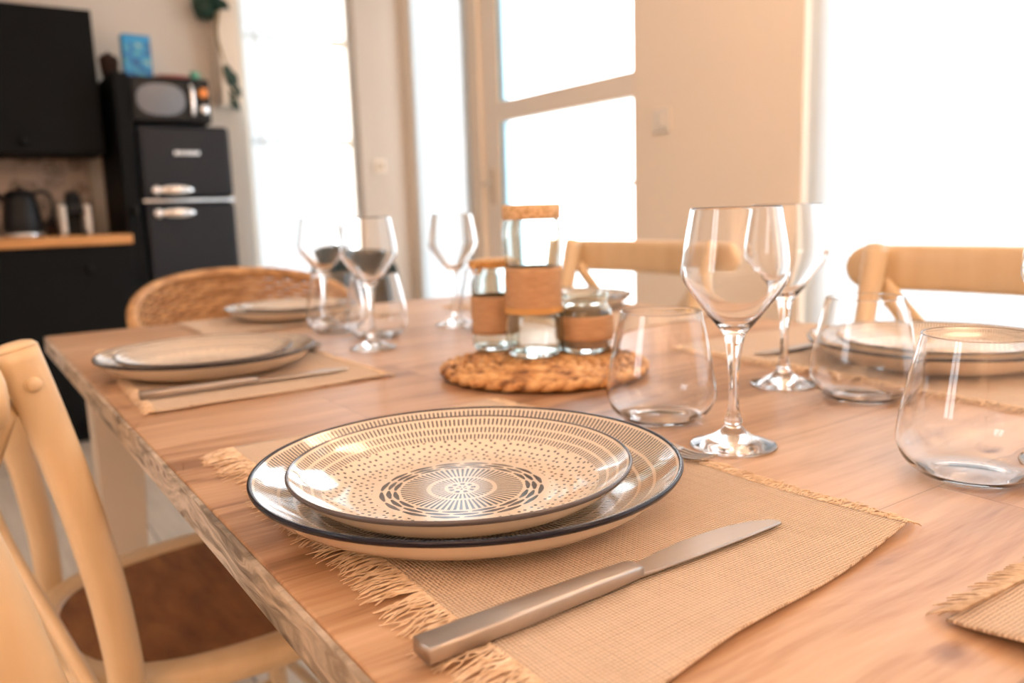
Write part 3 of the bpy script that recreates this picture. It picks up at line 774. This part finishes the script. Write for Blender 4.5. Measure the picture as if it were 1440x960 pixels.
placemat('placemat under the plates in front of the wicker armchair', [(.352, 1.665), (.350, 1.425), (.745, 1.455), (.75, 1.668)], (.0, .0), 3)
placemat('placemat corner at the lower right edge of the frame', [(.363, .178), (.368, -.098), (.828, -.10), (.826, .172)], (.0, .0), 4, lift=((0, .85, .40, .006),))
placemat('placemat under the plates at the right side', [(.835, .800), (.800, .325), (1.115, .33), (1.12, .80)], (.022, .012), 5)
placemat('placemat across the table beyond the glass jars', [(.865, 1.50), (.868, .975), (1.128, .985), (1.125, 1.50)], (.018, .010), 6)
# fringe along the far edge of the lower-right placemat, which lies lengthwise
pm4 = [o for o in bpy.data.objects if o.get('label', '').startswith('placemat corner')][0]
old = [o for o in pm4.children if o.name.startswith('fringe')][0]
fr = MB(); rnd = random.Random(11); clump = 0
for i in range(230):
    x = .365 + .460 * i / 229
    if i % 4 == 0: clump = rnd.uniform(-.22, .12)
    L = rnd.uniform(.012, .019); pts = []
    z0 = .0035 + (.006 * max(0, 1 - (x - .367) / .1))
    for k in range(6):
        s = k / 5; pts.append((x - pm4.location.x + (clump + rnd.uniform(-.03, .03)) * L * s, .173 - pm4.location.y + L * s, z0 * (1 - s) + .001 * s + .001 * math.sin(s * PI)))
    fr.sweep(pts, [.0008, .0008, .0007, .0006, .0005, .0003], n=4, caps=False)
om = old.data; tmp = fr.build('fringe_source', M['thread']); old.data = tmp.data; bpy.data.objects.remove(tmp); bpy.data.meshes.remove(om)
for o in list(bpy.data.objects):
    if o.name.startswith('fringe') and len(o.data.vertices) == 0: bpy.data.objects.remove(o)

# ------------------------------------------------------------------ plates
MZ = TZ + .0032    # top of the mats
def lat(prof, name, mat, par, n=96):
    m = MB(); m.lathe(prof, n); return m.build(name, mat, par)
def smooth_prof(pts, n=5): return [(max(0.0, p.x), p.y) for p in cat([(a, b_, 0) for a, b_ in pts], n)]
def make_plates():
    d = thing('dinner_plate', 'x', 'plate', (0, 0, 0), 0, 'large dinner plates')
    prof = [(0, .0015), (.078, .0015)] + smooth_prof([(.080, 0), (.085, 0), (.090, .0008), (.104, .0024), (.119, .0068), (.1335, .0152), (.1440, .0250)], 5)
    top = smooth_prof([(.1420, .0279), (.132, .0205), (.116, .0122), (.098, .0072), (.080, .0052)], 5) + [(0, .0050)]
    m = MB(); m.lathe(prof, 128); m.lathe(top, 128); m.build('body', M['dinner'], d)
    lat(smooth_prof([(.1440, .0250), (.1449, .0264), (.1452, .0276), (.1448, .0286), (.1439, .0290), (.1428, .0287), (.1420, .0279)], 3), 'rim', M['rim_navy'], d, 128)
    s = thing('side_plate', 'x', 'plate', (0, 0, 0), 0, 'smaller patterned plates')
    prof = [(0, .0012), (.055, .0012)] + smooth_prof([(.057, 0), (.062, 0), (.067, .0008), (.080, .0024), (.094, .0072), (.106, .0148), (.1144, .0225)], 5)
    top = smooth_prof([(.1128, .0250), (.104, .0180), (.091, .0108), (.078, .0062), (.064, .0044)], 5) + [(0, .0042)]
    m = MB(); m.lathe(prof, 128); m.lathe(top, 128); m.build('body', M['side'], s)
    lat(smooth_prof([(.1144, .0225), (.1151, .0236), (.1153, .0247), (.1148, .0256), (.1140, .0258), (.1128, .0250)], 3), 'rim', M['rim_grey'], s, 128)
    return d, s
pd, ps = make_plates()
sets = [((.2775, .4628), (.2695, .459), 1.0, 'nearest place setting'),
        ((.2700, 1.108), (.2630, 1.090), .95, 'left far place setting'),
        ((.550, 1.572), (.554, 1.572), .87, 'place setting before the wicker armchair'),
        ((.962, .505), (.965, .505), 1.0, 'right hand place setting'),
        ((1.00, 1.275), (1.00, 1.275), .95, 'setting across behind the jars')]
for i, (c1, c2, sc_, w_) in enumerate(sets):
    l1 = 'large dinner plate with navy rim at the ' + w_; l2 = 'small dotted plate stacked on top at the ' + w_
    z = MZ if i else TZ + .0032
    if i == 0:
        pd.location = (*c1, z); ps.location = (*c2, z + .0052); pd['label'] = l1; ps['label'] = l2; ps.rotation_euler = (0, 0, .3)
    else:
        dup(pd, (*c1, z), .4 * i, l1, sc_); dup(ps, (*c2, z + .0052 * sc_), .7 * i, l2, sc_)

# ------------------------------------------------------------------ cutlery
def make_knife():
    t = thing('table_knife', 'steel table knife in front of the nearest plates', 'knife', (0, 0, 0), 0, 'steel table knives')
    # local: x along the knife, handle 0 -> .128, blade .128 -> .245 ; y width, z up
    m = MB(); hp = [(0, .0080), (.05, .0077), (.10, .0068), (.126, .0062), (.131, .0050)]
    m.sweep([(x, 0, .0043) for x, _ in hp], [.0042, .0042, .0040, .0034, .0022], [w_ for _, w_ in hp], ref=(0, 0, 1), n=20, power=7)
    m.build('handle', M['steel'], t)
    up = [(.128, .0054), (.140, .0076), (.155, .0102), (.175, .0118), (.195, .0116), (.215, .0096), (.232, .0054), (.2425, -.0012), (.2455, -.0058)]
    lo = [(.2445, -.0072), (.215, -.0076), (.17, -.0070), (.140, -.0058), (.128, -.0048)]
    pts = [(x, y) for x, y in up] + lo
    n = len(pts); vs = []; cx_, cy_ = .18, 0
    for z, k in ((.0020, 1.0), (.0032, .93), (.0008, .93)):
        for x, y in pts: vs.append((x if k == 1 else x - (.0006 if x > .2 else 0), y * k, z))
    fs = [tuple(range(n, 2 * n)), tuple(range(3 * n - 1, 2 * n - 1, -1))]
    for i in range(n):
        j = (i + 1) % n; fs += [(i, j, n + j, n + i), (j, i, 2 * n + i, 2 * n + j)]
    b_ = MB(); b_.add(vs, fs, False); b_.build('blade', M['steel'], t)
    return t
def make_spoon():
    t = thing('dessert_spoon', 'steel spoon peeping out beyond the left far plates', 'spoon', (0, 0, 0), 0)
    m = MB(); m.sweep(cat([(0, 0, .003), (.05, 0, .004), (.10, 0, .008), (.125, 0, .007)], 5), [.0011] * 16, [.0075 - .0042 * (i / 15) for i in range(16)], n=10, power=3); m.build('handle', M['steel'], t)
    b_ = MB(); vs = []; fs = []; NR_, NA = 7, 28
    for lay in (0, 1):
        for j in range(NR_ + 1):
            q = j / NR_
            for i in range(NA):
                a = 2 * PI * i / NA; x = .145 + .025 * q * math.cos(a); y = .0165 * q * math.sin(a) * (1 - .15 * math.cos(a))
                z = .0012 + .0075 * q * q + .0012 * (1 - lay)
                vs.append((x, y, z))
    off = (NR_ + 1) * NA
    for j in range(NR_):
        for i in range(NA):
            k = (i + 1) % NA; q = (j * NA + i, j * NA + k, (j + 1) * NA + k, (j + 1) * NA + i); fs.append(q); fs.append(tuple(v + off for v in q[::-1]))
    for i in range(NA): k = (i + 1) % NA; fs.append((NR_ * NA + i, NR_ * NA + k, NR_ * NA + k + off, NR_ * NA + i + off))
    b_.add(vs, fs); b_.build('bowl', M['steel'], t); return t
def make_fork():
    t = thing('dessert_fork', 'steel fork whose tines show beside the nearest dinner plate', 'fork', (0, 0, 0), 0)
    m = MB(); m.sweep(cat([(0, 0, .003), (.05, 0, .004), (.09, 0, .0075), (.115, 0, .006)], 5), [.0011] * 16, [.0070 - .0036 * (i / 15) for i in range(16)], n=10, power=3); m.build('handle', M['steel'], t)
    h_ = MB(); h_.sweep(cat([(.112, 0, .0062), (.122, 0, .0045), (.135, 0, .003)], 4), [.0010] * 9, [.0036, .005, .007, .0085, .009, .0095, .0095, .0095, .0095], n=10, power=4)
    for k in range(4):
        y = -.0078 + .0052 * k; h_.sweep(cat([(.133, y, .003), (.150, y, .0022), (.168, y, .0048)], 4), [.0009] * 9, [.0015] * 7 + [.0011, .0005], n=8)
    h_.build('tines', M['steel'], t); return t
kn = make_knife()
def rest(o, x, y, a): o.location = (x, y, TZ + .0042); o.rotation_euler = (0, 0, a); return o
rest(kn, .151, .298, R(1.0))
dup(kn, (.157, .961, TZ + .0042), R(.3), 'steel knife on the left far placemat')
dup(kn, (1.083, .662, TZ + .0042), R(179), 'steel knife under the right hand plates, blade tip showing')
sp = make_spoon(); rest(sp, .408, 1.285, R(-84))
fk = make_fork(); rest(fk, .4445, .572, R(-86))

# ------------------------------------------------------------------ drinking glasses
def make_wine():
    t = thing('wine_glass', 'x', 'wine glass', (0, 0, 0), 0, 'stemmed wine glasses')
    # bowl: outer up then inner down, open where the stem starts (r .0085 , z .088)
    outer = smooth_prof([(.0072, .087), (.0092, .0935), (.0128, .0985), (.0205, .1080), (.0300, .1205), (.0392, .1335), (.0424, .1425), (.0420, .1510), (.0396, .1680), (.0366, .1850), (.0351, .1940)], 6)
    lip = smooth_prof([(.0351, .1940), (.0348, .1949), (.0344, .1949), (.0341, .1940)], 2)[1:]
    inner = smooth_prof([(.0341, .1940), (.0356, .1850), (.0386, .1680), (.0410, .1510), (.0413, .1428), (.0381, .1342), (.0288, .1215), (.0192, .1095), (.0115, .1020), (.0060, .0998)], 6)[1:] + [(0, .0992)]
    m = MB(); m.keepn = True; m.lathe(outer + lip + inner, 72); flip(m); m.build('bowl', M['glass'], t)
    m = MB(); m.keepn = True
    m.lathe(smooth_prof([(.0088, .0155), (.0066, .0185), (.0074, .0210), (.0068, .0235), (.0049, .0290), (.0042, .0400), (.0042, .0560), (.0052, .0720), (.0066, .0830), (.0072, .087)], 5), 40)
    flip(m); m.build('stem', M['glass'], t)
    m = MB(); m.keepn = True
    m.lathe([(0, .0004), (.030, .0004)] + smooth_prof([(.0335, .0004), (.0346, .0013), (.0340, .0024), (.0270, .0048), (.0180, .0084), (.0118, .0122), (.0088, .0155)], 5), 72)
    flip(m); m.build('foot', M['glass'], t)
    return t
def flip(m): pass
def make_tumbler():
    t = thing('stemless_tumbler', 'x', 'tumbler', (0, 0, 0), 0, 'stemless tumblers')
    outer = [(0, .0028), (.018, .0022)] + smooth_prof([(.024, .0006), (.029, .0006), (.036, .0036), (.0445, .0110), (.0498, .0220), (.0502, .0310), (.0478, .0500), (.0435, .0720), (.0388, .0930), (.0368, .1020)], 6)
    inner = smooth_prof([(.0367, .1026), (.0361, .1026), (.0359, .1018), (.0379, .0930), (.0426, .0720), (.0469, .0500), (.0492, .0310), (.0488, .0218), (.0436, .0120), (.0355, .0054), (.022, .0042)], 6) + [(0, .0046)]
    m = MB(); m.keepn = True; m.lathe(outer + inner, 72); m.build('tumbler_body', M['glass'], t)
    return t
wg = make_wine(); tb = make_tumbler()
wines = [((.5151, .4332), 'large wine glass right of the nearest plates'), ((.7352, .5501), 'wine glass just behind the nearest wine glass'),
         ((.509, 1.110), 'wine glass right of the left far plates'), ((.556, 1.410), 'wine glass between left far plates and wicker armchair setting'),
         ((.728, 1.236), 'wine glass just left of the three jars, against the narrow side curtain'), ((.657, .238), 'wine glass cut off by the right frame edge')]
for i, (p, l) in enumerate(wines):
    if i == 0: wg.location = (*p, TZ + .0002); wg['label'] = l
    else: dup(wg, (*p, TZ + .0002), .5 * i, l)
tums = [((.531, .532), 'stemless tumbler between woven trivet and nearest wine glass'), ((.739, .459), 'stemless tumbler in front of the right hand plates'),
        ((.583, .2756), 'stemless tumbler nearest the camera, cut by the right edge'), ((.540, 1.322), 'tumbler right behind the left far plates, between two wine glasses'),
        ((.566, 1.215), 'tumbler right of the left far wine glass'), ((.735, 1.140), 'tumbler hidden behind the glass jars')]
for i, (p, l) in enumerate(tums):
    if i == 0: tb.location = (*p, TZ + .0002); tb['label'] = l
    else: dup(tb, (*p, TZ + .0002), .5 * i, l)

# ------------------------------------------------------------------ woven trivet and jars
BX, BY = .585, .786
t = thing('woven_trivet', 'round golden seagrass trivet under the three jars', 'trivet', (BX, BY, TZ))
m = MB(); rings = 9
for k in range(rings):
    r0 = .006 + .0142 * k; nn = max(24, int(r0 * 1500)); lumps = max(5, int(2 * PI * r0 / .021))
    for strand in (0, 1):
        pth = []; ra = []
        for i in range(nn):
            a = 2 * PI * i / nn; w_ = a * lumps / 2 + strand * PI + k * .7
            pth.append(((r0 + .0034 * math.cos(w_)) * math.cos(a), (r0 + .0034 * math.cos(w_)) * math.sin(a), .0092 + .0022 * math.sin(w_)))
            ra.append(.0047 + .0004 * math.sin(w_ * 5 + k))
        m.sweep(pth, ra, n=8, closed=True)
m.build('braided_coils', M['seagrass'], t)
m = MB(); m.lathe([(0, .0012), (.116, .0012), (.118, .006), (0, .008)], 48); m.build('backing', M['seagrass'], t)
JZ = TZ + .0160
def jar(name, label, loc, prof_out, th, n=56):
    t = thing(name, label, 'jar', (*loc, JZ), 0)
    po = smooth_prof(prof_out, 5); pi_ = []
    for i, (r, z) in enumerate(po):
        if r > th * 1.5: pi_.append((max(0.001, r - th), max(z, .006)))
    m = MB(); m.keepn = True; m.lathe([(0, .002), (po[0][0] * .6, .002)] + po + [(max(.001, po[-1][0] - th), po[-1][1])] + pi_[::-1][1:] + [(0, .006)], n)
    m.build('glass_body', M['jar'], t); return t
def band(t, name, z0, z1, r, mat):
    m = MB(); pr = [(r(z0) + .0003, z0)]
    for i in range(9):
        z = z0 + (z1 - z0) * i / 8; pr.append((r(z) + .0012, z))
    pr.append((r(z1) + .0003, z1)); m.lathe(pr, 56); return m.build(name, mat, t)
def interp(prof):
    pts = sorted([(z, r) for r, z in smooth_prof(prof, 5)])
    def f(z):
        for (z0, r0), (z1, r1) in zip(pts, pts[1:]):
            if z0 <= z <= z1: return r0 + (r1 - r0) * (z - z0) / max(1e-6, z1 - z0)
        return pts[-1][1]
    return f
P1 = [(.028, 0), (.0325, .003), (.0345, .012), (.0372, .026), (.0362, .042), (.0345, .055), (.0345, .080), (.0345, .112), (.0362, .128), (.0368, .142), (.0372, .152), (.0360, .162), (.0345, .168), (.0345, .170)]
t = jar('bottle_jar', 'tall clear glass jar with jute band and cork lid', (.600, .824), P1, .0026)
f1 = interp(P1); band(t, 'jute_band', .058, .112, f1, M['jute']); band(t, 'twine', .055, .0625, lambda z: f1(z) + .0012, M['twine'])
m = MB(); m.lathe([(0, .1702), (.0345, .1702), (.0358, .172), (.0364, .185), (.0352, .1885), (0, .189)], 48, fn=lambda a, r, z: (r * (1 + .012 * math.sin(a * 22)), z)); m.build('lid', M['cork'], t)
P2 = [(.024, 0), (.029, .003), (.030, .012), (.030, .05), (.030, .082), (.028, .092), (.0235, .099), (.0225, .106), (.0245, .110)]
t = jar('lidded_jar', 'short glass jar with twine-tied neck left of the tall jar', (.592, .902), P2, .0022)
f2 = interp(P2); band(t, 'jute_band', .022, .072, f2, M['jute'])
m = MB(); m.lathe([(0, .1103), (.028, .1103), (.030, .113), (.029, .118), (.02, .1205), (0, .121)], 40); m.build('lid', M['cork'], t)
m = MB()
for k in range(3): m.sweep([((.0305 + .001 * math.sin(5 * a)) * math.cos(a), (.0305 + .001 * math.sin(5 * a)) * math.sin(a), .1105 + .003 * k) for a in [2 * PI * i / 40 for i in range(40)]], .0018, n=8, closed=True)
m.sweep(cat([(-.028, -.014, .112), (-.040, -.02, .116), (-.046, -.024, .106), (-.036, -.02, .104), (-.028, -.014, .112)], 6), .0016, n=8)
m.build('twine', M['twine'], t)
P3 = [(.026, 0), (.031, .003), (.034, .012), (.0355, .025), (.0355, .045), (.034, .054), (.030, .060), (.0285, .064), (.0305, .068), (.0315, .073), (.0305, .077)]
t = jar('squat_jar', 'squat open glass jar with jute band right of the tall jar', (.664, .801), P3, .0026)
f3 = interp(P3); band(t, 'jute_band', .017, .048, f3, M['jute'])
for par, r_, h_ in ((t, .030, .022),):
    m = MB(); m.lathe([(0, .0064), (r_, .0064), (r_, h_), (0, h_)], 40); m.build('candle', M['wax'], par)

# ------------------------------------------------------------------ lamps
def pendant(loc, label, power):
    t = thing('pendant_lamp', label, 'lamp', loc, 0, 'ceiling pendant lamps')
    m = MB(); m.lathe([(0, H - loc[2]), (.05, H - loc[2]), (.05, H - loc[2] - .02), (0, H - loc[2] - .025)], 32); m.sweep([(0, 0, H - loc[2] - .02), (0, 0, .17)], .003, n=8); m.build('cord', M['black'], t)
    m = MB(); m.lathe([(.04, .165)] + [(.20 * math.sin(a), .17 * math.cos(a)) for a in [R(14 + 152 * i / 18) for i in range(19)]] + [(.04, -.165)], 48, fn=lambda a, r, z: (r * (1 + .012 * math.cos(z * 260)), z)); m.build('paper_shade', M['paper'], t)
    m = MB(); m.lathe([(0, -.035), (.02, -.03), (.03, -.005), (.022, .02), (.012, .04), (.012, .17), (0, .17)], 24); m.build('bulb', M['bulb'], t)
    ld = bpy.data.lights.new('warm_bulb', 'POINT'); ld.energy = power; ld.color = (1, .65, .43); ld.shadow_soft_size = .20
    lo = bpy.data.objects.new('warm_bulb', ld); C.objects.link(lo); lo.location = (0, 0, 0); lo.parent = t
    return t
t = thing('added_uplighter', 'unseen black uplighter added behind the camera for warm ceiling bounce', 'lamp', (-1.3, -1.4, 0))  # added lamp, out of view: bounces soft warm light off the ceiling
m = MB(); m.lathe([(0, 0), (.14, 0), (.14, .012), (.02, .022), (0, .022)], 40); m.build('base', M['black'], t)
m = MB(); m.sweep([(0, 0, .02), (0, 0, 1.02)], .011, n=14); m.build('pole', M['black'], t)
m = MB(); m.lathe([(0, 1.02), (.03, 1.022), (.09, 1.06), (.13, 1.11), (.127, 1.112), (.088, 1.066), (.03, 1.03), (0, 1.028)], 40); m.build('lamp_shade', M['black'], t)
m = MB(); m.lathe([(0, 1.03), (.02, 1.04), (.03, 1.07), (.02, 1.09), (0, 1.10)], 24); m.build('bulb', M['bulb'], t)
ld = bpy.data.lights.new('bounce_uplight', 'SPOT'); ld.energy = 260; ld.color = (1, .66, .44); ld.shadow_soft_size = .08; ld.spot_size = R(140); ld.spot_blend = 1.0
lo = bpy.data.objects.new('bounce_uplight', ld); C.objects.link(lo); lo.location = (0, 0, 1.15); lo.rotation_euler = (PI, 0, 0); lo.parent = t
pendant((1.05, -1.05, 2.15), 'warm paper globe lamp hanging beyond the near end of the table', 34)
pendant((1.50, 1.05, 2.26), 'warm paper globe lamp hanging over the right hand chairs', 24)

# daylight portals in the openings (sampling aids for the sky, they give no light of their own)
def portal(loc, rot, sx, sy):
    ld = bpy.data.lights.new('window_daylight', 'AREA'); ld.shape = 'RECTANGLE'; ld.size = sx; ld.size_y = sy
    ld.cycles.is_portal = True
    o = bpy.data.objects.new('window_daylight', ld); C.objects.link(o); o.location = loc; o.rotation_euler = rot
portal((XW + .21, -.05, 1.23), (0, R(90), 0), 2.3, 3.1)
portal((X0 - .16, .9, 1.575), (0, R(-90), 0), 1.25, .8)
portal((XW + .21, 2.74, 1.15), (0, R(90), 0), 2.3, 1.03)
portal((XW + .13, 3.645, 1.23), (0, R(90), 0), 2.23, .51)
portal((1.745, YB + .21, 1.23), (R(-90), 0, 0), .69, 2.23)

# ------------------------------------------------------------------ world
W = bpy.data.worlds.new('World'); bpy.context.scene.world = W; W.use_nodes = True
bg = W.node_tree.nodes['Background']
tc = W.node_tree.nodes.new('ShaderNodeTexCoord'); sp_ = W.node_tree.nodes.new('ShaderNodeSeparateXYZ')
rp_ = W.node_tree.nodes.new('ShaderNodeValToRGB')
W.node_tree.links.new(tc.outputs['Generated'], sp_.inputs[0]); W.node_tree.links.new(sp_.outputs[2], rp_.inputs[0])
rp_.color_ramp.elements[0].color = (.93, .96, 1, 1); rp_.color_ramp.elements[1].color = (.80, .90, 1, 1)
W.node_tree.links.new(rp_.outputs[0], bg.inputs[0]); bg.inputs[1].default_value = 5.5

# ------------------------------------------------------------------ camera
F = 1143.0; pitch = math.atan(184.3 / F); roll = R(1.86); yaw = R(34.4355)
fw_ = Vector((0, math.cos(pitch), -math.sin(pitch))); r0 = Vector((1, 0, 0)); u0 = r0.cross(fw_)
rv = math.cos(roll) * r0 - math.sin(roll) * u0; uv = math.cos(roll) * u0 + math.sin(roll) * r0
RZ = Matrix.Rotation(-yaw, 3, 'Z'); fw_, rv, uv = RZ @ fw_, RZ @ rv, RZ @ uv
cd = bpy.data.cameras.new('camera'); cam = bpy.data.objects.new('camera', cd); C.objects.link(cam)
mt = Matrix((rv, uv, -fw_)).transposed().to_4x4(); mt.translation = Vector((0, 0, TZ + .198)); cam.matrix_world = mt
cd.sensor_fit = 'HORIZONTAL'; cd.sensor_width = 36; cd.lens = 36 * F / 1440; cd.clip_start = .02
cd.dof.use_dof = True; cd.dof.focus_distance = .49; cd.dof.aperture_fstop = 5.4
bpy.context.scene.camera = cam

sc = bpy.context.scene
sc.view_settings.view_transform = 'Standard'; sc.view_settings.look = 'None'
sc.view_settings.exposure = 0.27; sc.view_settings.gamma = 1.0; sc.view_settings.use_curve_mapping = False
sc.render.engine = 'CYCLES'
cy = sc.cycles
cy.max_bounces = 14; cy.transmission_bounces = 14; cy.transparent_max_bounces = 16; cy.diffuse_bounces = 5; cy.glossy_bounces = 5
cy.caustics_refractive = True; cy.caustics_reflective = False; cy.sample_clamp_indirect = 6.0; cy.blur_glossy = 0.5
cy.use_denoising = True; cy.denoiser = 'OPENIMAGEDENOISE'; cy.use_adaptive_sampling = False
